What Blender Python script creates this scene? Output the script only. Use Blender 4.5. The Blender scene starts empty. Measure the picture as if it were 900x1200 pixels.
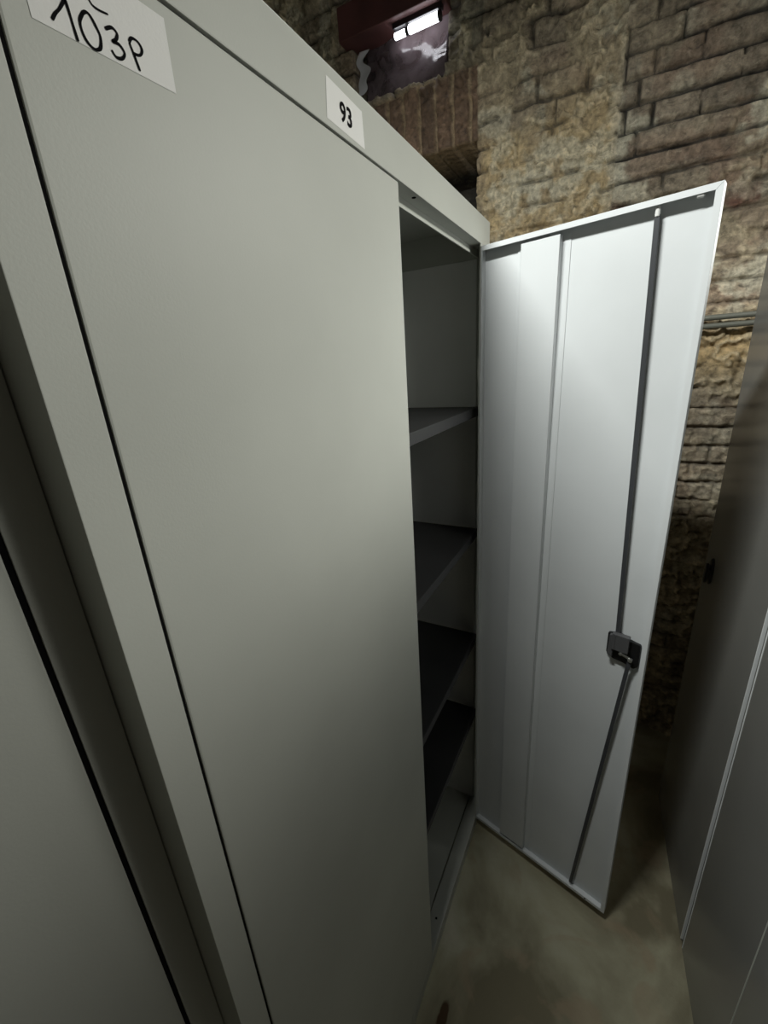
import bpy, bmesh, math, random
import numpy as np
from mathutils import Vector, Matrix

S = bpy.context.scene
COL = S.collection
random.seed(4)

# ------------------------------------------------------------------ helpers
def link(o, parent=None):
    COL.objects.link(o)
    if parent is not None:
        o.parent = parent
    return o

def tag(o, label=None, cat=None, group=None, kind=None):
    if label: o['label'] = label
    if cat: o['category'] = cat
    if group: o['group'] = group
    if kind: o['kind'] = kind
    return o

def empty(name, loc, rz=0.0, label=None, cat=None, group=None):
    o = bpy.data.objects.new(name, None)
    o.empty_display_size = .1
    o.location = loc
    o.rotation_euler = (0, 0, rz)
    link(o)
    return tag(o, label, cat, group)

def obj(name, bm, mats, parent=None, loc=(0, 0, 0), rz=0.0, smooth=False):
    me = bpy.data.meshes.new(name)
    bmesh.ops.recalc_face_normals(bm, faces=bm.faces[:])
    bm.to_mesh(me); bm.free()
    if not isinstance(mats, (list, tuple)): mats = [mats]
    for m in mats: me.materials.append(m)
    if smooth:
        for p in me.polygons: p.use_smooth = True
    o = bpy.data.objects.new(name, me)
    o.location = loc; o.rotation_euler = (0, 0, rz)
    return link(o, parent)

def box(bm, x0, x1, y0, y1, z0, z1, b=0.0012, mi=0, M=None):
    t = bmesh.new()
    bmesh.ops.create_cube(t, size=1)
    for v in t.verts:
        v.co = Vector((x0 + (v.co.x + .5) * (x1 - x0), y0 + (v.co.y + .5) * (y1 - y0), z0 + (v.co.z + .5) * (z1 - z0)))
    b = min(b, .45 * min(abs(x1 - x0), abs(y1 - y0), abs(z1 - z0)))
    if b > 0:
        bmesh.ops.bevel(t, geom=t.edges[:], offset=b, segments=2, affect='EDGES', profile=.6)
    merge(bm, t, mi, M)

def merge(bm, t, mi=0, M=None):
    if M is not None: t.transform(M)
    bmesh.ops.recalc_face_normals(t, faces=t.faces[:])
    for f in t.faces: f.material_index = mi
    me = bpy.data.meshes.new('tmp')
    t.to_mesh(me); t.free()
    bm.from_mesh(me)
    bpy.data.meshes.remove(me)

def prism(bm, pts, axis, a, b, bev=0.0, mi=0, M=None):
    """extrude a polygon of 2-D points along an axis ('x','y','z') from a to b"""
    t = bmesh.new()
    def mk(p, q):
        return {'x': (q, p[0], p[1]), 'y': (p[0], q, p[1]), 'z': (p[0], p[1], q)}[axis]
    v0 = [t.verts.new(mk(p, a)) for p in pts]
    v1 = [t.verts.new(mk(p, b)) for p in pts]
    t.faces.new(v0[::-1]); t.faces.new(v1)
    n = len(pts)
    for i in range(n):
        t.faces.new((v0[i], v0[(i + 1) % n], v1[(i + 1) % n], v1[i]))
    if bev:
        bmesh.ops.bevel(t, geom=t.edges[:], offset=bev, segments=2, affect='EDGES')
    merge(bm, t, mi, M)

def cyl(bm, c, axis, r, h, seg=24, r2=None, mi=0, M=None, bev=0.0):
    t = bmesh.new()
    bmesh.ops.create_cone(t, cap_ends=True, segments=seg, radius1=r, radius2=r if r2 is None else r2, depth=h)
    if bev:
        ed = [e for e in t.edges if len(e.link_faces) == 2 and any(len(f.verts) > 4 for f in e.link_faces)]
        bmesh.ops.bevel(t, geom=ed, offset=bev, segments=2, affect='EDGES')
    ax = Vector(axis).normalized()
    q = Vector((0, 0, 1)).rotation_difference(ax).to_matrix().to_4x4()
    t.transform(Matrix.Translation(Vector(c)) @ q)
    merge(bm, t, mi, M)

def bar(bm, p0, p1, w, th, n, b=.0008, mi=0, ext=0.0):
    """flat bar from p0 to p1, width w, thickness th along direction n"""
    p0 = Vector(p0); p1 = Vector(p1); d = (p1 - p0); L = d.length; d.normalize()
    n = Vector(n).normalized(); s = n.cross(d).normalized()
    M = Matrix(((s.x, n.x, d.x, p0.x), (s.y, n.y, d.y, p0.y), (s.z, n.z, d.z, p0.z), (0, 0, 0, 1)))
    box(bm, -w / 2, w / 2, -th / 2, th / 2, -ext, L + ext, b, mi, M)

# ------------------------------------------------------------------ materials
def nt(name):
    m = bpy.data.materials.new(name); m.use_nodes = True
    t = m.node_tree; p = t.nodes['Principled BSDF']
    return m, t, p

def paint(name, col, rough=.38, var=.05, bump=.06, dirt=0.0, spec=.5):
    m, t, p = nt(name)
    N = t.nodes; L = t.links
    tc = N.new('ShaderNodeTexCoord')
    n1 = N.new('ShaderNodeTexNoise'); n1.inputs['Scale'].default_value = 4; n1.inputs['Detail'].default_value = 5
    L.new(tc.outputs['Object'], n1.inputs['Vector'])
    cr = N.new('ShaderNodeValToRGB')
    cr.color_ramp.elements[0].position = .3; cr.color_ramp.elements[1].position = .7
    cr.color_ramp.elements[0].color = (*[c * (1 - var) for c in col], 1)
    cr.color_ramp.elements[1].color = (*[min(1, c * (1 + var)) for c in col], 1)
    L.new(n1.outputs['Fac'], cr.inputs['Fac'])
    L.new(cr.outputs['Color'], p.inputs['Base Color'])
    p.inputs['Roughness'].default_value = rough
    p.inputs['Specular IOR Level'].default_value = spec
    n2 = N.new('ShaderNodeTexNoise'); n2.inputs['Scale'].default_value = 420; n2.inputs['Detail'].default_value = 2
    L.new(tc.outputs['Object'], n2.inputs['Vector'])
    n3 = N.new('ShaderNodeTexNoise'); n3.inputs['Scale'].default_value = 2.2; n3.inputs['Detail'].default_value = 1
    L.new(tc.outputs['Object'], n3.inputs['Vector'])
    b = N.new('ShaderNodeBump'); b.inputs['Strength'].default_value = bump; b.inputs['Distance'].default_value = .0012
    L.new(n2.outputs['Fac'], b.inputs['Height'])
    b2 = N.new('ShaderNodeBump'); b2.inputs['Strength'].default_value = .25; b2.inputs['Distance'].default_value = .004
    L.new(n3.outputs['Fac'], b2.inputs['Height']); L.new(b.outputs['Normal'], b2.inputs['Normal'])
    L.new(b2.outputs['Normal'], p.inputs['Normal'])
    return m

GREY = paint('light_grey_enamel', (.54, .555, .51), rough=.5, spec=.25)
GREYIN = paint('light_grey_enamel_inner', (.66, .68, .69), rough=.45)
GREYN = paint('shade_toned_enamel', (.41, .42, .385), rough=.5, spec=.25)  # GREY darkened: shade on the left neighbour is put into the paint
SIDELIT = paint('lightened_side_enamel', (.82, .83, .82), rough=.5)
GREYB = paint('shaded_grey_enamel', (.19, .19, .18), rough=.17, spec=.6)  # shade over the right-hand row is put into this darker paint
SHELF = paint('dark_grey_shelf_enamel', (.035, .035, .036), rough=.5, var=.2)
STEEL = paint('dull_zinc_steel', (.045, .047, .052), rough=.4, var=.2)
BLACK = paint('black_plastic', (.008, .008, .009), rough=.35, var=.1)
LOCKM = paint('grey_lock_metal', (.075, .075, .078), rough=.38, var=.15)
WHITEP = paint('white_rubber', (.7, .7, .68), rough=.5)
BRASS = paint('worn_bright_metal', (.55, .55, .53), rough=.25, var=.2)
BRASS.node_tree.nodes['Principled BSDF'].inputs['Metallic'].default_value = .9
PAPER = paint('white_label_paper', (.84, .84, .82), rough=.7, var=.03, bump=.1)
INK = paint('black_ink', (.008, .008, .009), rough=.9, var=.05, spec=.05)
REDWOOD = paint('dark_red_painted_timber', (.095, .036, .034), rough=.6, var=.4, bump=.5)
PIPEM = paint('grey_green_conduit', (.15, .155, .13), rough=.45, var=.15)
DARK = paint('dark_void', (.006, .006, .006), rough=.95, spec=.05)

def conc(name, base, dark, light, rough=.85):
    m, t, p = nt(name); N = t.nodes; L = t.links
    tc = N.new('ShaderNodeTexCoord')
    n1 = N.new('ShaderNodeTexNoise'); n1.inputs['Scale'].default_value = 2.6; n1.inputs['Detail'].default_value = 9; n1.inputs['Distortion'].default_value = .5
    n2 = N.new('ShaderNodeTexNoise'); n2.inputs['Scale'].default_value = 60; n2.inputs['Detail'].default_value = 4
    n3 = N.new('ShaderNodeTexNoise'); n3.inputs['Scale'].default_value = 5.5; n3.inputs['Detail'].default_value = 6; n3.inputs['Distortion'].default_value = 1.2
    for n in (n1, n2, n3): L.new(tc.outputs['Object'], n.inputs['Vector'])
    cr = N.new('ShaderNodeValToRGB'); e = cr.color_ramp.elements
    e[0].position = .38; e[0].color = (*dark, 1); e[1].position = .64; e[1].color = (*light, 1)
    x = cr.color_ramp.elements.new(.5); x.color = (*base, 1)
    L.new(n1.outputs['Fac'], cr.inputs['Fac'])
    cr2 = N.new('ShaderNodeValToRGB'); e = cr2.color_ramp.elements
    e[0].position = .56; e[0].color = (0, 0, 0, 1); e[1].position = .66; e[1].color = (.55, .55, .55, 1)
    L.new(n3.outputs['Fac'], cr2.inputs['Fac'])
    mx = N.new('ShaderNodeMix'); mx.data_type = 'RGBA'
    L.new(cr2.outputs['Color'], mx.inputs['Factor']); L.new(cr.outputs['Color'], mx.inputs[6])
    mx.inputs[7].default_value = (base[0] * .9, base[1] * .74, base[2] * .70, 1)
    L.new(mx.outputs[2], p.inputs['Base Color'])
    b = N.new('ShaderNodeBump'); b.inputs['Strength'].default_value = .5; b.inputs['Distance'].default_value = .004
    L.new(n2.outputs['Fac'], b.inputs['Height']); L.new(b.outputs['Normal'], p.inputs['Normal'])
    p.inputs['Roughness'].default_value = rough
    return m, t, p, mx

FLOOR, ft, fp, fmx = conc('stained_concrete', (.35, .33, .23), (.17, .15, .095), (.50, .48, .38))
# rust-brown stain on the slab beside the cabinet foot
N = ft.nodes; L = ft.links
tc = N.new('ShaderNodeTexCoord'); mp = N.new('ShaderNodeMapping'); mp.vector_type = 'POINT'
mp.inputs['Location'].default_value = (.585, .062, 0)
sc_ = N.new('ShaderNodeVectorMath'); sc_.operation = 'MULTIPLY'; sc_.inputs[1].default_value = (17, 48, 1)
ln_ = N.new('ShaderNodeVectorMath'); ln_.operation = 'LENGTH'
nn_ = N.new('ShaderNodeTexNoise'); nn_.inputs['Scale'].default_value = 30
ad_ = N.new('ShaderNodeMath'); ad_.operation = 'ADD'
cr_ = N.new('ShaderNodeValToRGB'); cr_.color_ramp.elements[0].position = .75; cr_.color_ramp.elements[0].color = (1, 1, 1, 1)
cr_.color_ramp.elements[1].position = 1.3 / 1.4; cr_.color_ramp.elements[1].color = (0, 0, 0, 1)
L.new(tc.outputs['Object'], mp.inputs['Vector']); L.new(mp.outputs['Vector'], sc_.inputs[0]); L.new(sc_.outputs[0], ln_.inputs[0])
L.new(tc.outputs['Object'], nn_.inputs['Vector'])
ml_ = N.new('ShaderNodeMath'); ml_.operation = 'MULTIPLY'; ml_.inputs[1].default_value = .5
L.new(nn_.outputs['Fac'], ml_.inputs[0]); L.new(ln_.outputs['Value'], ad_.inputs[0]); L.new(ml_.outputs[0], ad_.inputs[1])
L.new(ad_.outputs[0], cr_.inputs['Fac'])
mx2 = N.new('ShaderNodeMix'); mx2.data_type = 'RGBA'
L.new(cr_.outputs['Color'], mx2.inputs['Factor']); L.new(fmx.outputs[2], mx2.inputs[6]); mx2.inputs[7].default_value = (.05, .025, .008, 1)
L.new(mx2.outputs[2], fp.inputs['Base Color'])
PLASTER, _, _, _ = conc('old_dark_plaster', (.07, .06, .05), (.04, .035, .03), (.1, .09, .07))

# wall: colour attribute made from the brick layout + fine node noise
WALLM, wt, wp = nt('old_brick_masonry')
N = wt.nodes; L = wt.links
at = N.new('ShaderNodeAttribute'); at.attribute_name = 'brick_colour'
tc = N.new('ShaderNodeTexCoord')
n1 = N.new('ShaderNodeTexNoise'); n1.inputs['Scale'].default_value = 55; n1.inputs['Detail'].default_value = 8; n1.inputs['Roughness'].default_value = .65
n2 = N.new('ShaderNodeTexNoise'); n2.inputs['Scale'].default_value = 190; n2.inputs['Detail'].default_value = 4
L.new(tc.outputs['Object'], n1.inputs['Vector']); L.new(tc.outputs['Object'], n2.inputs['Vector'])
mr = N.new('ShaderNodeMapRange'); mr.inputs[1].default_value = .25; mr.inputs[2].default_value = .75; mr.inputs[3].default_value = .42; mr.inputs[4].default_value = 2.0
L.new(n1.outputs['Fac'], mr.inputs[0])
mx = N.new('ShaderNodeVectorMath'); mx.operation = 'SCALE'
L.new(at.outputs['Color'], mx.inputs[0]); L.new(mr.outputs[0], mx.inputs['Scale'])
nsp = N.new('ShaderNodeTexNoise'); nsp.inputs['Scale'].default_value = 30; nsp.inputs['Detail'].default_value = 10; nsp.inputs['Roughness'].default_value = .7; nsp.inputs['Distortion'].default_value = .8
mpw = N.new('ShaderNodeMapping'); mpw.inputs['Scale'].default_value = (1, .75, 1.2)
L.new(tc.outputs['Object'], mpw.inputs['Vector']); L.new(mpw.outputs['Vector'], nsp.inputs['Vector'])
rsp = N.new('ShaderNodeValToRGB'); rsp.color_ramp.elements[0].position = .54; rsp.color_ramp.elements[0].color = (0, 0, 0, 1)
rsp.color_ramp.elements[1].position = .64; rsp.color_ramp.elements[1].color = (.8, .8, .8, 1)
L.new(nsp.outputs['Fac'], rsp.inputs['Fac'])
# pale crust is as bright as the stone around it allows
lt = N.new('ShaderNodeVectorMath'); lt.operation = 'MULTIPLY_ADD'; lt.inputs[1].default_value = (1.9, 1.9, 1.9); lt.inputs[2].default_value = (.035, .035, .03)
L.new(at.outputs['Color'], lt.inputs[0])
msp = N.new('ShaderNodeMix'); msp.data_type = 'RGBA'
L.new(rsp.outputs['Color'], msp.inputs['Factor']); L.new(mx.outputs[0], msp.inputs[6]); L.new(lt.outputs[0], msp.inputs[7])
rdk = N.new('ShaderNodeMapRange'); rdk.inputs[1].default_value = .30; rdk.inputs[2].default_value = .44; rdk.inputs[3].default_value = .35; rdk.inputs[4].default_value = 1
L.new(nsp.outputs['Fac'], rdk.inputs[0])
dk = N.new('ShaderNodeVectorMath'); dk.operation = 'SCALE'; L.new(msp.outputs[2], dk.inputs[0]); L.new(rdk.outputs[0], dk.inputs['Scale'])
L.new(dk.outputs[0], wp.inputs['Base Color'])
wp.inputs['Roughness'].default_value = .62
b = N.new('ShaderNodeBump'); b.inputs['Strength'].default_value = .7; b.inputs['Distance'].default_value = .006
L.new(nsp.outputs['Fac'], b.inputs['Height']); b.inputs['Distance'].default_value = .012
b2 = N.new('ShaderNodeBump'); b2.inputs['Strength'].default_value = .5; b2.inputs['Distance'].default_value = .002
L.new(n2.outputs['Fac'], b2.inputs['Height']); L.new(b.outputs['Normal'], b2.inputs['Normal'])
L.new(b2.outputs['Normal'], wp.inputs['Normal'])

# ------------------------------------------------------------------ numpy noise
rng = np.random.default_rng(11)
TAB = rng.random((256, 256))
def vnoise(a, b):
    ia = np.floor(a).astype(int); ib = np.floor(b).astype(int)
    fa = a - ia; fb = b - ib
    fa = fa * fa * (3 - 2 * fa); fb = fb * fb * (3 - 2 * fb)
    g = lambda i, j: TAB[i & 255, j & 255]
    return (g(ia, ib) * (1 - fa) + g(ia + 1, ib) * fa) * (1 - fb) + (g(ia, ib + 1) * (1 - fa) + g(ia + 1, ib + 1) * fa) * fb
def fbm(a, b, s, o=4, off=0.0, gain=.5):
    r = 0; am = 1; tot = 0
    for k in range(o):
        r = r + am * vnoise(a * s + off + 17.3 * k, b * s - off + 9.1 * k); tot += am; am *= gain; s *= 2.03
    return r / tot
def sm(x, a, b):
    t = np.clip((x - a) / (b - a), 0, 1); return t * t * (3 - 2 * t)

# ------------------------------------------------------------------ back wall (x = WX, bricks modelled in relief)
WX = .70
def make_back_wall():
    st = .0055
    ys = np.arange(-1.16, 1.56, st); zs = np.arange(0, 3.42, st)
    Y, Z = np.meshgrid(ys, zs)
    # irregular coordinates
    wob = .6 + .8 * sm(Y, -.3, .1)
    Yd = Y + wob * .013 * (fbm(Y, Z, 7, 3, 3.1) - .5) * 2
    Zd = Z + wob * .012 * (fbm(Y, Z, 5, 3, 8.7) - .5) * 2 + .010 * (fbm(Y, Z * 0, 2.3, 2, 1.7) - .5)
    right = (Y < -.228 + .012 * (fbm(Y * 0, Z, 11, 3, 5.) - .5)).astype(float)
    # coursing
    ch = np.where(right > .5, .0665, .073)
    zo = np.where(right > .5, 2.366, 2.31)
    r = np.floor((Zd - zo) / ch); vz = (Zd - zo) / ch - r
    ri = r.astype(int)
    bw = np.where((ri % 2) == 0, .255, .20)
    offs = TAB[(ri * 7) & 255, (ri * 13 + 5) & 255] * .3
    u = (Yd + offs) / bw; c = np.floor(u); vu = u - c; ci = c.astype(int)
    head = TAB[(ci * 31 + 7) & 255, (ri * 17 + 3) & 255]      # some bricks are split into two headers
    d_u = np.minimum(vu, 1 - vu) * bw
    d_u = np.where(head > .62, np.minimum(d_u, np.abs(vu - (.42 + .2 * head)) * bw), d_u)
    d_u = d_u + .010 * (TAB[(ci * 23 + 3) & 255, (ri * 41 + 8) & 255] > .72)   # some cross joints are filled flush
    cell = TAB[(ci * 57 + 11 + (vu > .5 * (head > .62)).astype(int) * 29) & 255, (ri * 91 + 2) & 255]
    d_z = np.minimum(vz, 1 - vz) * ch
    # soldier course under the opening
    sol = ((Y > .235) & (Y < .80) & (Z > 2.405) & (Z < 2.625)).astype(float)
    us = (Y + .01 * (fbm(Y, Z, 9, 2, 2.) - .5)) / .066; cs = np.floor(us); ds = np.minimum(us - cs, 1 - us + cs) * .066
    d_u = np.where(sol > 0, ds, d_u)
    d_z = np.where(sol > 0, np.minimum(np.abs(Z - 2.405), np.abs(Z - 2.625)), d_z)
    cell = np.where(sol > 0, TAB[(cs.astype(int) * 37) & 255, 9], cell)
    d_u = d_u + (1 - sol) * .006 * sm(fbm(Y, Z, 8, 3, 15.), .48, .56)
    d = np.minimum(d_u * 1.15, d_z)
    jw = .0035 + .006 * fbm(Y, Z, 14, 3, 4.4)
    joint = 1 - sm(d, jw * .45, jw * 1.35)
    big = fbm(Y, Z, 3.1, 4, 21.)
    # how rough / plaster smeared
    lowz = 1 - sm(Z + .06 * (big - .5), 2.06, 2.22)
    smear = np.clip(sm(fbm(Y, Z, 6.5, 4, 33.), .46, .60) * (.85 - .60 * right * (1 - lowz)) + .20 * (1 - right), 0, 1)
    smear = np.clip(smear + .35 * lowz, 0, 1)
    jd = joint * (1 - .85 * smear)
    blob = fbm(Y, Z, 24, 4, 55.); blob2 = fbm(Y, Z, 60, 3, 7.)
    ridge = 1 - np.abs(2 * fbm(Y, Z, 16, 4, 71.) - 1)
    h = -.022 * jd
    h += (cell - .5) * .006 * (1 - smear)
    h += (blob - .5) * (.016 + .020 * smear) + (blob2 - .5) * .009
    h += .014 * smear * sm(ridge, .80, .97)
    h += .012 * (big - .5)
    h += -.012 * (1 - right)                      # left part set slightly back, ragged plaster edge
    seam = np.exp(-((Y + .222) / .010) ** 2) * (Z > 1.9)
    h += .006 * seam
    # openings
    wn = .006 * (fbm(Y, Z, 30, 2, 1.) - .5)
    win = (Y > .355 + wn) & (Y < .735 + wn) & (Z > 2.63 + wn + .05 * (Y - .35)) & (Z < 2.885)
    void = (Y > .238 + wn) & (Y < .62) & (Z < 2.405 + wn) & (Z > 1.98)
    groove = (Y > .30 + wn * 3) & (Y < .355) & (Z > 2.66) & (Z < 3.1)
    h = np.where(groove, h - .03, h)
    h = np.where(win, -.10, h)
    h = np.where(void, -.30, h)
    # colours (linear)
    def C(r_, g_, b_): return np.array([r_, g_, b_])[None, None, :]
    def lin(c): c = np.array(c) / 255.; return tuple(((c + .055) / 1.055) ** 2.4)
    e = lambda a: a[:, :, None]
    colb = C(*lin((124, 113, 98))) * e(.78 + .38 * cell)
    redm = sm(fbm(Y, Z, 9, 4, 91.), .52, .64)
    colb = colb * (1 - e(redm * .28)) + C(*lin((124, 96, 78))) * e(redm * .28)
    yel = C(*lin((164, 144, 108))) * e(.7 + .6 * blob)
    mort = C(*lin((146, 134, 112))) * e(.7 + .6 * blob)
    left = 1 - right
    ym = np.clip(left * sm(fbm(Y, Z, 5, 4, 12.), .38, .6) * (1 - sm(Z, 2.28, 2.6)) * 1.1, 0, 1)
    col = colb * (1 - e(smear)) + mort * e(smear)
    col = col * (1 - e(ym * .8)) + yel * e(ym * .8)
    # yellow stone band behind the conduits
    yb = np.exp(-((Z - 1.62) / .075) ** 2) * right
    col = col * (1 - e(yb * .75)) + C(*lin((182, 156, 112))) * e((.7 + .6 * blob) * yb * .75)
    # red brick rubble just above and below
    rb = sm(fbm(Y, Z, 15, 3, 64.), .50, .60) * np.exp(-((Z - 1.97) / .15) ** 2) * right
    col = col * (1 - e(rb * .85)) + C(*lin((104, 52, 42))) * e(rb * .85)
    # pale efflorescence
    ef = sm(fbm(Y, Z, 13, 5, 43.), .53, .63) * np.clip(np.exp(-((Z - 2.22) / .10) ** 2) * (.35 + .65 * right) + np.exp(-((Z - 1.85) / .12) ** 2) * .6 * right + .38 + .25 * left, 0, 1)
    col = col * (1 - e(ef * .7)) + C(*lin((184, 179, 160))) * e(ef * .7)
    lump = sm(ridge, .84, .98) * smear * .5
    col = col * (1 - e(lump)) + C(*lin((205, 190, 160))) * e(lump)
    seamc = np.clip(seam * .6, 0, 1)
    col = col * (1 - e(seamc)) + C(*lin((165, 155, 135))) * e(seamc)
    sc = C(*lin((102, 82, 66))) * e(.8 + .4 * cell + .5 * (blob - .5))
    sj = e(joint)
    sc = sc * (1 - sj * .9) + C(*lin((150, 132, 106))) * sj * .9
    col = np.where(e(sol) > 0, sc, col)
    # darker high up on the left and around the opening
    darken = sm(Z, 2.45, 2.95) * .10 * left + .06 * sm(Z, 2.5, 3.0) * right
    darken = np.clip(darken + .45 * ((Y > .22) & (Y < .40) & (Z > 2.62)) , 0, .85)
    pale = np.exp(-((Y - .285) / .022) ** 2 - ((Z - 2.74) / .08) ** 2)
    darken = darken * (1 - pale)
    col = col * e(1 - darken)
    col = col * (1 - e(pale * .5)) + C(*lin((150, 145, 125))) * e(pale * .5)
    col = col * e(1 - .93 * np.clip(jd - .35, 0, 1) / .65 * (1 - sol))
    col = np.where(e(void), .05 * col, col)  # recess darkened: shade inside the opening is put into its colour
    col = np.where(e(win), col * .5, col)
    nz, ny = Y.shape
    co = np.stack([WX - h, Y, Z], -1).reshape(-1, 3)
    idx = np.arange(nz * ny).reshape(nz, ny)
    q = np.stack([idx[:-1, :-1], idx[1:, :-1], idx[1:, 1:], idx[:-1, 1:]], -1).reshape(-1, 4)
    me = bpy.data.meshes.new('wall_back')
    me.vertices.add(len(co)); me.vertices.foreach_set('co', co.astype(np.float32).ravel())
    me.loops.add(q.size); me.loops.foreach_set('vertex_index', q.ravel().astype(np.int32))
    me.polygons.add(len(q)); me.polygons.foreach_set('loop_start', np.arange(0, q.size, 4, dtype=np.int32))
    me.polygons.foreach_set('loop_total', np.full(len(q), 4, dtype=np.int32))
    me.polygons.foreach_set('use_smooth', np.ones(len(q), dtype=bool))
    me.update(); me.validate()
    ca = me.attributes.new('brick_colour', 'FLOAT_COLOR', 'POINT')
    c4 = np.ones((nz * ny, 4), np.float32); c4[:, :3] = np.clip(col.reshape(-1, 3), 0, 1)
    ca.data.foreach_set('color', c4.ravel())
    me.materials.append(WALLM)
    o = bpy.data.objects.new('wall_back', me); link(o)
    o['kind'] = 'structure'
make_back_wall()

def struct(name, x0, x1, y0, y1, z0, z1, m):
    bm = bmesh.new(); box(bm, x0, x1, y0, y1, z0, z1, 0)
    o = obj(name, bm, m); o['kind'] = 'structure'; return o
struct('floor', -3.3, .95, -1.3, 1.7, -.1, 0, FLOOR)
struct('ceiling', -3.3, .95, -1.3, 1.7, 3.4, 3.5, PLASTER)
struct('wall_right', -3.3, .95, -1.3, -1.15, 0, 3.4, PLASTER)
struct('wall_left', -3.3, .95, 1.55, 1.7, 0, 3.4, PLASTER)
struct('wall_front', -3.4, -3.3, -1.3, 1.7, 0, 3.4, PLASTER)

# ------------------------------------------------------------------ cabinets (local frame: x along the front, front face at y=0 looking to -y)
H = 1.95
ZT = 1.893; ZB = .0457
def carcass(bm, w, depth, z_open=ZT, zb=ZB, ls=.031, rs=.060, inner=False):
    t = .0015
    box(bm, 0, .004, .002, depth, 0, H, .001)                      # sides
    box(bm, w - .004, w, .002, depth, 0, H, .001)
    box(bm, 0, w, depth - .003, depth, .01, H, .0008)              # back
    box(bm, 0, w, .0015, depth, H - .004, H, .001)                   # roof
    box(bm, .004, w - .004, .046, depth - .003, zb - .004, zb, .001)     # bottom panel
    box(bm, 0, w, 0, .003, 0, zb, .001)                             # toe rail face
    box(bm, .002, w - .002, .002, .0425, zb - .003, zb, .001)            # toe rail lip
    box(bm, 0, w, 0, .003, z_open, H, .0012)                          # header face
    box(bm, ls * .5, w - rs * .5, .001, .028, z_open, z_open + .002, .0006)   # header underside
    box(bm, .004, w - .004, .026, .029, z_open - .014, z_open + .002, .0006)      # light inner rim
    box(bm, 0, ls, 0, .003, zb, z_open, .0006)                            # stiles
    box(bm, w - rs, w, 0, .003, zb, z_open, .0006)
    box(bm, ls - .002, ls, .001, .026, zb, z_open, .0006)
    if rs < .05: box(bm, w - rs, w - rs + .002, .001, .026, zb, z_open, .0006)

def plain_door(x0, x1, z0=ZB, z1=ZT, t=.02, g=.003, b=.0018):
    bm = bmesh.new(); box(bm, x0 + g, x1 - g * .6, 0, t, z0 + g, z1 - g, b); return bm

def paper(corners, y, strokes=None, text=None, width=.0022):
    pass

# ---- the open cabinet: runs x = -1.0223 .. .010
X0, X1 = -1.0223, .010
W93 = X1 - X0
cab = empty('storage_cabinet', (X0, 0, 0), 0, 'tall light grey steel cabinet with its right door swung open, marked 93', 'cabinet', 'grey steel cabinets')
bm = bmesh.new(); carcass(bm, W93, .42, ls=.0325, rs=.078)
XO = -.497 - X0
body = obj('body', bm, [GREY], cab)
# bolt holes in header underside and toe rail
bm = bmesh.new(); cyl(bm, (-.421 - X0, .010, ZT - .0003), (0, 0, 1), .0035, .0008, 16); obj('bolt_hole', bm, DARK, cab)
bm = bmesh.new(); cyl(bm, (-.414 - X0, .021, ZB + .0003), (0, 0, 1), .0032, .0008, 16); obj('bolt_hole', bm, DARK, cab)
# closed left door
bm = plain_door(.0325, XO, g=.003)
ld = obj('door', bm, GREY, cab); ld['label'] = 'closed left door with a handwritten paper note'
# dark strip added in the door gap to stand for its shade
bm = bmesh.new(); box(bm, .0326, .0354, .0012, .02, ZB, ZT, .0003); box(bm, .03, XO - .01, .004, .02, ZT - .0032, ZT, .0003)
obj('gap_shade_strip', bm, DARK, cab)
bm = bmesh.new(); box(bm, W93 - .0065, W93 - .0045, .03, .415, ZB + .001, ZT - .016, .0006); obj('lightened_side', bm, SIDELIT, cab)  # pale sheet added over the side wall to lighten the dim interior
# shelves
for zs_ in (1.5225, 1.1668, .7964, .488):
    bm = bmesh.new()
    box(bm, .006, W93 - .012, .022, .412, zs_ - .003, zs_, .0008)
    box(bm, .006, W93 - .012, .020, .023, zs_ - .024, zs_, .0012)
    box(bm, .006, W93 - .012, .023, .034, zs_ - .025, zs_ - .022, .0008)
    obj('shelf', bm, SHELF, cab)

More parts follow.
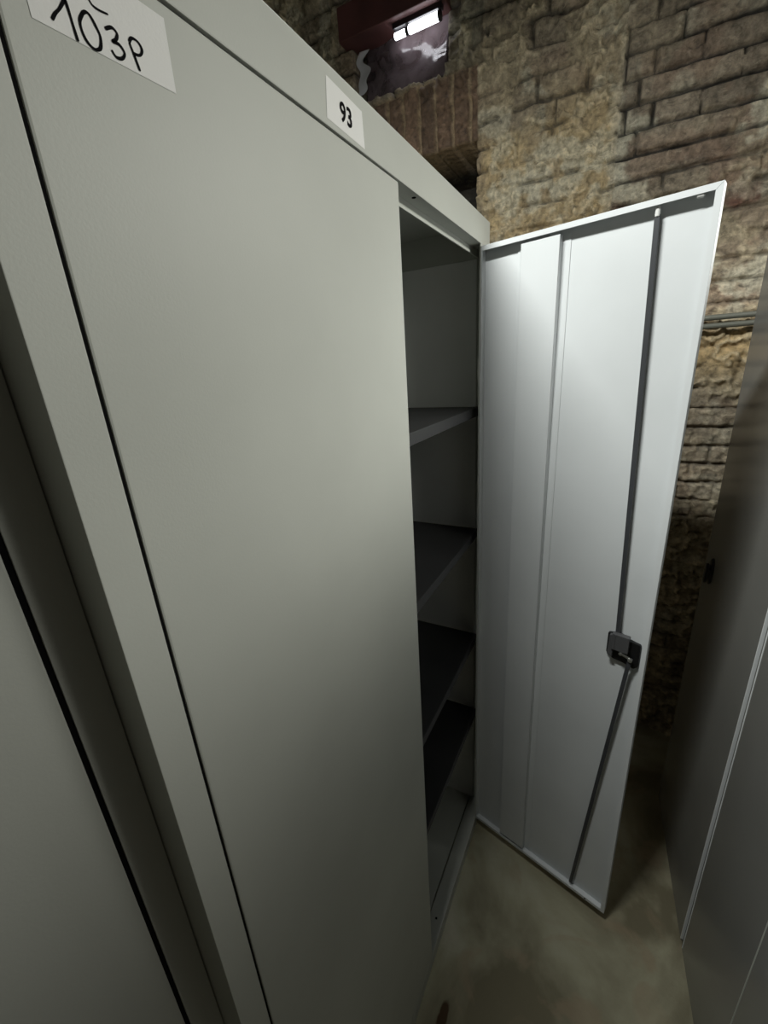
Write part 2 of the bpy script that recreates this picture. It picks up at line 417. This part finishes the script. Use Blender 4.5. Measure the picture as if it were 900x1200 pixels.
# number label, half on header
def sheet_mesh(corners, y, wav=.0):
    """thin paper from 4 corners (x,z) tl,tr,br,bl -> bmesh, slightly proud of the paint"""
    t = bmesh.new(); n = 10
    tl, tr, br, bl = [Vector(c) for c in corners]
    g = []
    for j in range(n + 1):
        row = []
        for i in range(n + 1):
            a = i / n; b_ = j / n
            p = (tl * (1 - a) + tr * a) * (1 - b_) + (bl * (1 - a) + br * a) * b_
            edge = wav * (max(0, abs(a - .5) - .42) * 8 + max(0, abs(b_ - .5) - .42) * 8) * (.5 + .5 * math.sin(7 * a + 5 * b_))
            row.append(t.verts.new((p.x, y - .0003 - edge, p.y)))
        g.append(row)
    for j in range(n):
        for i in range(n):
            t.faces.new((g[j][i], g[j][i + 1], g[j + 1][i + 1], g[j + 1][i]))
    return t
def text_into(bm, body_, size, cx, cz, y, mi, rot=0.0, bold=.0):
    cu = bpy.data.curves.new('txt', 'FONT'); cu.body = body_; cu.size = size; cu.align_x = 'CENTER'; cu.align_y = 'CENTER'
    cu.offset = bold; cu.extrude = .0001; cu.resolution_u = 6; cu.space_character = 1.08
    ob = bpy.data.objects.new('txt', cu); COL.objects.link(ob)
    dg = bpy.context.evaluated_depsgraph_get()
    me = bpy.data.meshes.new_from_object(ob.evaluated_get(dg))
    t = bmesh.new(); t.from_mesh(me)
    xs = [v.co.x for v in t.verts]; ys = [v.co.y for v in t.verts]
    ox = (min(xs) + max(xs)) / 2; oy = (min(ys) + max(ys)) / 2
    t.transform(Matrix.Translation((-ox, -oy, 0)))
    M = Matrix.Translation((cx, y, cz)) @ Matrix.Rotation(math.radians(90), 4, 'X') @ Matrix.Rotation(rot, 4, 'Z')
    merge(bm, t, mi, M)
    bpy.data.objects.remove(ob); bpy.data.curves.remove(cu); bpy.data.meshes.remove(me)

bm = sheet_mesh([(-.6705 - X0, 1.938), (-.5955 - X0, 1.9345), (-.5935 - X0, 1.8975), (-.675 - X0, 1.8995)], 0)
text_into(bm, '93', .0255, -.6345 - X0, 1.9165, -.0008, 1, bold=.0005)
lb = obj('number_label', bm, [PAPER, INK], cab); lb['label'] = 'white sticker printed with a black 93'

# handwritten note
def ribbon(bm, pts, w, y, mi):
    """smooth marker stroke through (x,z) points"""
    P = [Vector((p[0], p[1])) for p in pts]
    out = []
    for i in range(len(P) - 1):
        p0 = P[max(i - 1, 0)]; p1 = P[i]; p2 = P[i + 1]; p3 = P[min(i + 2, len(P) - 1)]
        for k in range(8):
            t = k / 8
            out.append(.5 * ((2 * p1) + (p2 - p0) * t + (2 * p0 - 5 * p1 + 4 * p2 - p3) * t * t + (3 * p1 - p0 - 3 * p2 + p3) * t ** 3))
    out.append(P[-1])
    t = bmesh.new(); prev = None
    for i, p in enumerate(out):
        d = (out[min(i + 1, len(out) - 1)] - out[max(i - 1, 0)])
        if d.length < 1e-9: d = Vector((1, 0))
        d.normalize(); n = Vector((-d.y, d.x)) * w * .5 * (1 if 0 < i < len(out) - 1 else .5) * (1 + .12 * math.sin(i * .35))
        a = t.verts.new((p.x + n.x, y, p.y + n.y)); b_ = t.verts.new((p.x - n.x, y, p.y - n.y))
        if prev: t.faces.new((prev[0], prev[1], b_, a))
        prev = (a, b_)
    merge(bm, t, mi)
def LX(pts): return [(x - X0, z) for x, z in pts]
bm = sheet_mesh(LX([(-.971, 1.8795), (-.8772, 1.8812), (-.8778, 1.839), (-.9705, 1.8355)]), 0)
Wst = .00175; yy = -.0006
ribbon(bm, LX([(-.9592, 1.8400), (-.9565, 1.8440), (-.9530, 1.8480), (-.9485, 1.8545)]), Wst * .9, yy, 1)
ribbon(bm, LX([(-.9485, 1.8545), (-.9478, 1.850), (-.9470, 1.843), (-.9462, 1.8365)]), Wst, yy, 1)
ribbon(bm, LX([(-.939, 1.853), (-.942, 1.848), (-.942, 1.843), (-.940, 1.839), (-.936, 1.8375), (-.932, 1.840), (-.9305, 1.846), (-.932, 1.850), (-.9345, 1.854), (-.937, 1.8545), (-.9395, 1.8525)]), Wst, yy, 1)
ribbon(bm, LX([(-.926, 1.852), (-.921, 1.855), (-.918, 1.8535), (-.9195, 1.850), (-.9225, 1.8475), (-.918, 1.848), (-.9152, 1.845), (-.9178, 1.8412), (-.922, 1.840), (-.9245, 1.8425)]), Wst, yy, 1)
ribbon(bm, LX([(-.9058, 1.8398), (-.908, 1.847), (-.910, 1.853)]), Wst, yy, 1)
ribbon(bm, LX([(-.910, 1.853), (-.9075, 1.8562), (-.903, 1.8562), (-.901, 1.853), (-.9035, 1.8492), (-.908, 1.848)]), Wst, yy, 1)
ribbon(bm, LX([(-.9340, 1.8690), (-.9335, 1.8645), (-.9318, 1.8608), (-.928, 1.860), (-.9215, 1.861)]), Wst * .7, yy, 1)
nb = obj('paper_note', bm, [PAPER, INK], ld); nb['label'] = 'white paper note handwritten 103P'

# open right door: local frame u (from hinge to free edge), n (outward from inner face), z
TH = math.radians(74.69)
HX, HY = -.068, 0.0
DW = .442
D = Vector((-math.cos(TH), -math.sin(TH), 0)); NI = Vector((-math.sin(TH), math.cos(TH), 0))
DM = Matrix(((D.x, NI.x, 0, HX - X0), (D.y, NI.y, 0, HY), (0, 0, 1, 0), (0, 0, 0, 1)))
z0, z1 = ZB, 1.887
bm = bmesh.new()
def db(u0, u1, n0, n1, a, b_, bev=.0008, mi=0, target=None): box(target if target is not None else bm, u0, u1, n0, n1, a, b_, bev, mi, DM)
db(0, DW, -.0215, -.0195, z0, z1)                 # outer sheet
db(0, .0015, -.0215, 0, z0, z1)                   # returns
db(DW - .0015, DW, -.0215, 0, z0, z1)
db(0, DW, -.0215, 0, z1 - .0015, z1)
db(0, DW, -.0215, 0, z0, z0 + .0015)
lw = .0105
# mitred lips
prism(bm, [(0, z1), (DW, z1), (DW - lw, z1 - lw), (0, z1 - lw)], 'y', -.0012, 0, .0003, 0, DM)
prism(bm, [(DW, z1 - .0003), (DW, z0 + .0003), (DW - lw, z0 + lw), (DW - lw, z1 - lw - .0003)], 'y', -.0012, 0, .0003, 0, DM)
prism(bm, [(0, z0), (DW, z0), (DW - lw, z0 + lw), (0, z0 + lw)], 'y', -.0012, 0, .0003, 0, DM)
prism(bm, [(0, z0 + lw), (.004, z0 + lw), (.004, z1 - lw), (0, z1 - lw)], 'y', -.0012, 0, .0003, 0, DM)
door = obj('door', bm, GREYIN, cab); door['label'] = 'open right door showing its pale inner face and locking bars'
# hat-shaped stiffener
bm = bmesh.new()
db(.083, .098, -.0195, -.0178, z0 + .014, z1 - .016, target=bm)
db(.0965, .098, -.0195, -.003, z0 + .014, z1 - .016, target=bm)
db(.0965, .181, -.0045, -.003, z0 + .014, z1 - .016, target=bm)
db(.1795, .181, -.0195, -.003, z0 + .014, z1 - .016, target=bm)
db(.181, .198, -.0195, -.0178, z0 + .014, z1 - .016, target=bm)
obj('stiffener', bm, GREYIN, door)
# locking bars
def dp(u, n, z): return (DM @ Vector((u, n, z)))
bm = bmesh.new()
bar(bm, dp(.350, -.009, 1.864), dp(.377, -.009, .985), .0090, .004, NI)
obj('locking_bar', bm, STEEL, door)
bm = bmesh.new()
cyl(bm, dp(.350, -.009, 1.868), (0, 0, 1), .0042, .016, 16, bev=.001)
bb = obj('bar_tip', bm, WHITEP, door); bb['label'] = 'pale plastic tip of the upper locking bar'
bm = bmesh.new()
bar(bm, dp(.4115, -.0005, .952), dp(.4085, -.001, .925), .0095, .003, NI, ext=.003)
bar(bm, dp(.4080, -.003, .926), dp(.339, -.009, .060), .0090, .004, NI)
obj('locking_bar', bm, STEEL, door)
# rubber buffers
bm = bmesh.new(); cyl(bm, dp(.4115, -.006, 1.8755), D, .004, .012, 16, bev=.0015); o = obj('buffer', bm, WHITEP, door); o['label'] = 'small white rubber buffer at the top corner'
bm = bmesh.new(); cyl(bm, dp(.387, .0002, .0512), NI, .0025, .0008, 14); obj('bolt_hole', bm, DARK, door)
# lock: back plate with clipped corners, gear housing, pivot pins
bm = bmesh.new()
pl = [(.356, .998), (.384, 1.004), (.404, .992), (.4265, .990), (.4265, .930), (.418, .921), (.396, .930), (.372, .930), (.356, .943)]
prism(bm, pl, 'y', -.0195, -.010, .0012, 0, DM)
lock = obj('lock', bm, BLACK, door); lock['label'] = 'black lock body with grey cover'
lk = lock
bm = bmesh.new()
db(.368, .405, -.010, .004, .964, 1.008, .002, 0, bm)
prism(bm, [(.360, .945), (.372, .940), (.372, 1.0), (.362, 1.0)], 'y', -.010, .0, .001, 0, DM)
db(.3745, .3760, .0035, .0052, .966, 1.007, .0004, 0, bm)
o = obj('lock_cover', bm, LOCKM, door)
bm = bmesh.new()
cyl(bm, dp(.4115, .002, .951), NI, .0052, .007, 18, bev=.001)
cyl(bm, dp(.3905, .003, .960), NI, .004, .006, 18, bev=.001)
bar(bm, dp(.388, .001, .961), dp(.413, .001, .952), .006, .003, NI)
o = obj('pivot_pin', bm, BRASS, door)
# outer handle (far side of the door)
bm = bmesh.new()
cyl(bm, dp(.395, -.027, .965), NI, .016, .011, 24, bev=.002)
db(.388, .402, -.043, -.031, .905, .985, .004, 0, bm)
obj('handle', bm, BLACK, door)
# hinges
for hz in (.30, 1.62):
    bm = bmesh.new(); cyl(bm, (HX - X0 + .006, .004, hz), (0, 0, 1), .0035, .05, 14, bev=.0008); obj('hinge', bm, GREY, cab)

# ---- neighbouring closed cabinet on the left
NX1 = X0 - .0012; NW = 1.0
nb_ = empty('storage_cabinet', (NX1 - NW, .0367, 0), 0, 'closed light grey steel cabinet set slightly back at the left edge of the photo', 'cabinet', 'grey steel cabinets')
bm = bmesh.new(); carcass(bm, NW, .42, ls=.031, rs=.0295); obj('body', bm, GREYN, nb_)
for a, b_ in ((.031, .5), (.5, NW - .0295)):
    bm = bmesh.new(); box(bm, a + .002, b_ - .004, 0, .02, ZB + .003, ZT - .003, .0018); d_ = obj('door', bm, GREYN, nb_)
bm = bmesh.new(); cyl(bm, (.54, -.006, .98), (0, -1, 0), .016, .012, 24, bev=.002); box(bm, .533, .547, -.024, -.012, .92, 1.0, .004); obj('handle', bm, BLACK, d_)
bm = bmesh.new(); box(bm, NW - .0335, NW - .0295, .0012, .02, ZB, ZT, .0003); obj('gap_shade_strip', bm, DARK, nb_)  # dark strip standing for shade in this door gap

# ---- right-hand row, facing back across the aisle
PH = math.atan(.056)
XR = .300; YR = -.611
def along(s): return (XR - s * math.cos(PH), YR - s * math.sin(PH), 0)
ra = empty('storage_cabinet', along(0), math.pi + PH, 'narrow grey steel cabinet with a black handle, far right beside the brick wall', 'cabinet', 'grey steel cabinets')
WA = .466
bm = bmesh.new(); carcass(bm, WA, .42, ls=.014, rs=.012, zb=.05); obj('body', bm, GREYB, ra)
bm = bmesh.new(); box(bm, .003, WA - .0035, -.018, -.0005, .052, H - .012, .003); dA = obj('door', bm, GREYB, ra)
bm = bmesh.new()
ov = [(.082 + .015 * math.cos(a) , 1.030 + .040 * math.sin(a)) for a in [2 * math.pi * k / 24 for k in range(24)]]
prism(bm, ov, 'y', -.024, -.0185, .0015)
cyl(bm, (.082, -.027, 1.040), (0, -1, 0), .011, .008, 20, bev=.002)
ov2 = [(.082 + .0085 * math.cos(a) , 1.024 + .032 * math.sin(a)) for a in [2 * math.pi * k / 24 for k in range(24)]]
prism(bm, ov2, 'y', -.034, -.029, .002)
obj('handle', bm, BLACK, dA)

rb_ = empty('storage_cabinet', along(WA + .014), math.pi + PH, 'grey steel cabinet with two closed doors, nearest at the right edge of the photo', 'cabinet', 'grey steel cabinets')
WB = .56
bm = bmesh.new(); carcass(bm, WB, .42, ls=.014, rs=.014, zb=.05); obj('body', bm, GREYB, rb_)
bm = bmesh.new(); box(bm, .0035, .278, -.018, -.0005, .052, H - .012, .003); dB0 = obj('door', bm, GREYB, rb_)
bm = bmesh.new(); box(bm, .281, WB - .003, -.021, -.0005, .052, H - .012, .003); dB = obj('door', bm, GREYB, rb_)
bm = bmesh.new(); cyl(bm, (.33, -.027, 1.035), (0, -1, 0), .008, .012, 20); cyl(bm, (.33, -.038, 1.035), (0, -1, 0), .0135, .014, 24, bev=.003); obj('knob', bm, BLACK, dB)

for w_, root, col_ in ((WA - .0045, ra, dA),):  # pale strips added: light caught on the door edges is put into paint
    bm = bmesh.new(); box(bm, w_ - .0015, w_ + .0012, -.0192, -.012, .06, H - .02, .001); o = obj('lit_edge_strip', bm, GREYIN, col_); o['label'] = 'pale strip painting light caught on the folded edge'
bm = bmesh.new(); box(bm, .0033, .0060, -.0192, -.012, .06, H - .02, .001); o = obj('lit_edge_strip', bm, GREYIN, dB0); o['label'] = 'pale strip painting light caught on the folded edge'
bm = bmesh.new(); box(bm, .2805, .2835, -.0218, -.014, .06, H - .02, .001); o = obj('lit_edge_strip', bm, GREYN, dB); o['label'] = 'pale strip painting light caught on the folded edge'

# ------------------------------------------------------------------ conduits on the wall
for i, (zc, lab) in enumerate(((1.7235, 'upper grey metal conduit running along the brick wall'), (1.698, 'lower grey metal conduit running along the brick wall'))):
    bm = bmesh.new()
    cyl(bm, (WX - .035, -.62, zc), (0, 1, 0), .0085, 1.05, 20)
    for yy_ in (-.30, -.95):
        cyl(bm, (WX - .035, yy_, zc), (0, 1, 0), .011, .03, 20, bev=.001)
        box(bm, WX - .03, WX + .02, yy_ - .008, yy_ + .008, zc - .006, zc + .006, .001)
    o = obj('conduit', bm, PIPEM, smooth=False)
    tag(o, lab, 'pipe', 'conduits on the brick wall')

# ------------------------------------------------------------------ opening with beam, plastic sheet and lamp
bm = bmesh.new(); box(bm, WX - .035, WX + .09, .345, .765, 2.822, 2.925, .004)
o = obj('lintel_beam', bm, REDWOOD); tag(o, 'dark red timber beam over the opening high in the brick wall', 'beam')

FILM, t_, p_ = nt('crumpled_clear_plastic')
N = t_.nodes; L = t_.links
tc = N.new('ShaderNodeTexCoord'); n1 = N.new('ShaderNodeTexNoise'); n1.inputs['Scale'].default_value = 14; n1.inputs['Detail'].default_value = 4; n1.inputs['Distortion'].default_value = 1.5
L.new(tc.outputs['Object'], n1.inputs['Vector'])
cr = N.new('ShaderNodeValToRGB'); cr.color_ramp.elements[0].position = .35; cr.color_ramp.elements[0].color = (.075, .055, .058, 1)
cr.color_ramp.elements[1].position = .8; cr.color_ramp.elements[1].color = (.16, .13, .14, 1)
L.new(n1.outputs['Fac'], cr.inputs['Fac']); L.new(cr.outputs['Color'], p_.inputs['Base Color'])
p_.inputs['Roughness'].default_value = .16; p_.inputs['Alpha'].default_value = .85
b_ = N.new('ShaderNodeBump'); b_.inputs['Strength'].default_value = .5; b_.inputs['Distance'].default_value = .004
L.new(n1.outputs['Fac'], b_.inputs['Height']); L.new(b_.outputs['Normal'], p_.inputs['Normal'])
FOLD = paint('milky_plastic_fold', (.62, .62, .66), rough=.2, var=.3)
def film_sheet(name, y0, y1, zf0, zf1, x, amp, seed, mat, lab, cat, edge=0.0):
    bm = bmesh.new(); ny, nz = 44, 26; g = []
    for j in range(nz + 1):
        row = []
        for i in range(ny + 1):
            a = i / ny; b2_ = j / nz
            y = y0 + (y1 - y0) * a; z = zf0(a) + (zf1(a) - zf0(a)) * b2_
            dx = amp * (float(fbm(np.array([y]), np.array([z]), 12, 3, seed)[0]) - .5) * 2 + amp * .6 * math.sin(26 * y + 9 * z + seed)
            ye = edge * (.010 * math.sin(38 * z + seed) + .007 * math.sin(91 * z) + .012 * (.5 - b2_)) * (1 if a < .5 else .5)
            row.append(bm.verts.new((x + dx + .03 * (b2_ - .5), y + ye, z)))
        g.append(row)
    for j in range(nz):
        for i in range(ny): bm.faces.new((g[j][i], g[j][i + 1], g[j + 1][i + 1], g[j + 1][i]))
    o = obj(name, bm, mat, smooth=True)
    md = o.modifiers.new('thick', 'SOLIDIFY'); md.thickness = .0008
    tag(o, lab, cat); return o
film_sheet('plastic_sheet', .352, .700, lambda a: 2.637 + .012 * a, lambda a: 2.826, WX + .045, .012, 3.3, FILM, 'crumpled dark translucent plastic sheet stretched across the opening under the beam', 'plastic sheet')
film_sheet('plastic_sheet', .684, .722, lambda a: 2.665, lambda a: 2.815, WX + .022, .010, 8.3, FOLD, 'milky white fold of plastic at the left side of the wall opening', 'plastic sheet', 1.6)

EM, t_, p_ = nt('lit_tube'); p_.inputs['Emission Color'].default_value = (.93, .95, 1, 1); p_.inputs['Emission Strength'].default_value = 9; p_.inputs['Base Color'].default_value = (.9, .9, .9, 1)
tr = empty('fluorescent_lamp', (WX + .004, .45, 2.800), 0, 'short bright fluorescent lamp glowing under the red beam in the wall opening', 'lamp')
bm = bmesh.new(); cyl(bm, (0, -.018, -.009), (0, 1, 0), .013, .112, 20, bev=.002); obj('tube', bm, EM, tr)
bm = bmesh.new(); cyl(bm, (0, .073, -.011), (0, 1, 0), .010, .045, 20, bev=.002); obj('tube', bm, EM, tr)
bm = bmesh.new(); cyl(bm, (0, .045, -.010), (0, 1, 0), .012, .012, 20); cyl(bm, (0, -.080, -.009), (0, 1, 0), .015, .010, 20, bev=.001)
box(bm, -.012, .012, -.09, .10, .006, .022, .002); obj('fitting', bm, BLACK, tr)

# ------------------------------------------------------------------ lights
LX_, LY_, LZ_ = -.95, .27, 2.74
fx = empty('ceiling_lamp', (LX_, LY_, 3.4), 0, 'long tube lamp hanging across the aisle above the camera', 'lamp')
bm = bmesh.new(); box(bm, -.05, .05, -.33, .33, LZ_ + .03 - 3.4, LZ_ + .09 - 3.4, .004); obj('housing', bm, WHITEP, fx)
for yy_ in (-.16, .16):
    bm = bmesh.new(); cyl(bm, (0, yy_, (LZ_ + .09 - 3.4) / 2), (0, 0, 1), .004, -(LZ_ + .09 - 3.4), 10); obj('hanging_rod', bm, STEEL, fx)
la = bpy.data.lights.new('tube_light', 'AREA'); la.shape = 'RECTANGLE'; la.size = .05; la.size_y = .62; la.energy = 44; la.color = (.97, 1.0, .96)
lo = bpy.data.objects.new('tube_light', la); lo.location = (LX_, LY_, LZ_); link(lo)
fx2 = empty('ceiling_lamp', (-.14, -.90, 3.4), 0, 'added fill lamp with a made-up fitting above the right-hand cabinets', 'lamp')  # unseen lamp and fitting, added to brighten the left-hand doors
bm = bmesh.new(); box(bm, -.30, .30, -.12, .12, -1.08, -1.04, .004); obj('housing', bm, WHITEP, fx2)  # housing of the added fill lamp, part of its made-up fitting
for xx_ in (-.2, .2):
    bm = bmesh.new(); cyl(bm, (xx_, 0, -.52), (0, 0, 1), .004, 1.04, 10); obj('hanging_rod', bm, STEEL, fx2)  # rod of the added fill lamp, part of its made-up fitting
lb2 = bpy.data.lights.new('added_fill_light', 'AREA'); lb2.shape = 'RECTANGLE'; lb2.size = .5; lb2.size_y = .2; lb2.energy = 19; lb2.color = (1.0, 1.0, .93)
l2 = bpy.data.objects.new('added_fill_light', lb2); l2.location = (-.14, -.90, 2.20); l2.rotation_euler = (0, math.radians(10), 0); link(l2)
w = bpy.data.worlds.new('cellar_air'); S.world = w; w.use_nodes = True
w.node_tree.nodes['Background'].inputs[0].default_value = (.8, .9, 1, 1); w.node_tree.nodes['Background'].inputs[1].default_value = .03

# ------------------------------------------------------------------ camera
yaw, pit, rol = [math.radians(a) for a in (-60.9656, -18.9328, -3.8702)]
f = Vector((-math.sin(yaw) * math.cos(pit), math.cos(yaw) * math.cos(pit), math.sin(pit)))
r0 = f.cross(Vector((0, 0, 1))).normalized(); u0 = r0.cross(f)
R = math.cos(rol) * r0 + math.sin(rol) * u0; U = -math.sin(rol) * r0 + math.cos(rol) * u0
cd = bpy.data.cameras.new('camera'); cd.sensor_fit = 'VERTICAL'; cd.sensor_height = 36; cd.lens = 494.13 * 36 / 1200
cd.clip_start = .01
co = bpy.data.objects.new('camera', cd); link(co)
B = -f
co.matrix_world = Matrix(((R.x, U.x, B.x, -1.1594), (R.y, U.y, B.y, -.3066), (R.z, U.z, B.z, 1.6403), (0, 0, 0, 1)))
S.camera = co
S.view_settings.view_transform = 'Standard'
S.view_settings.look = 'None'
S.view_settings.exposure = 0
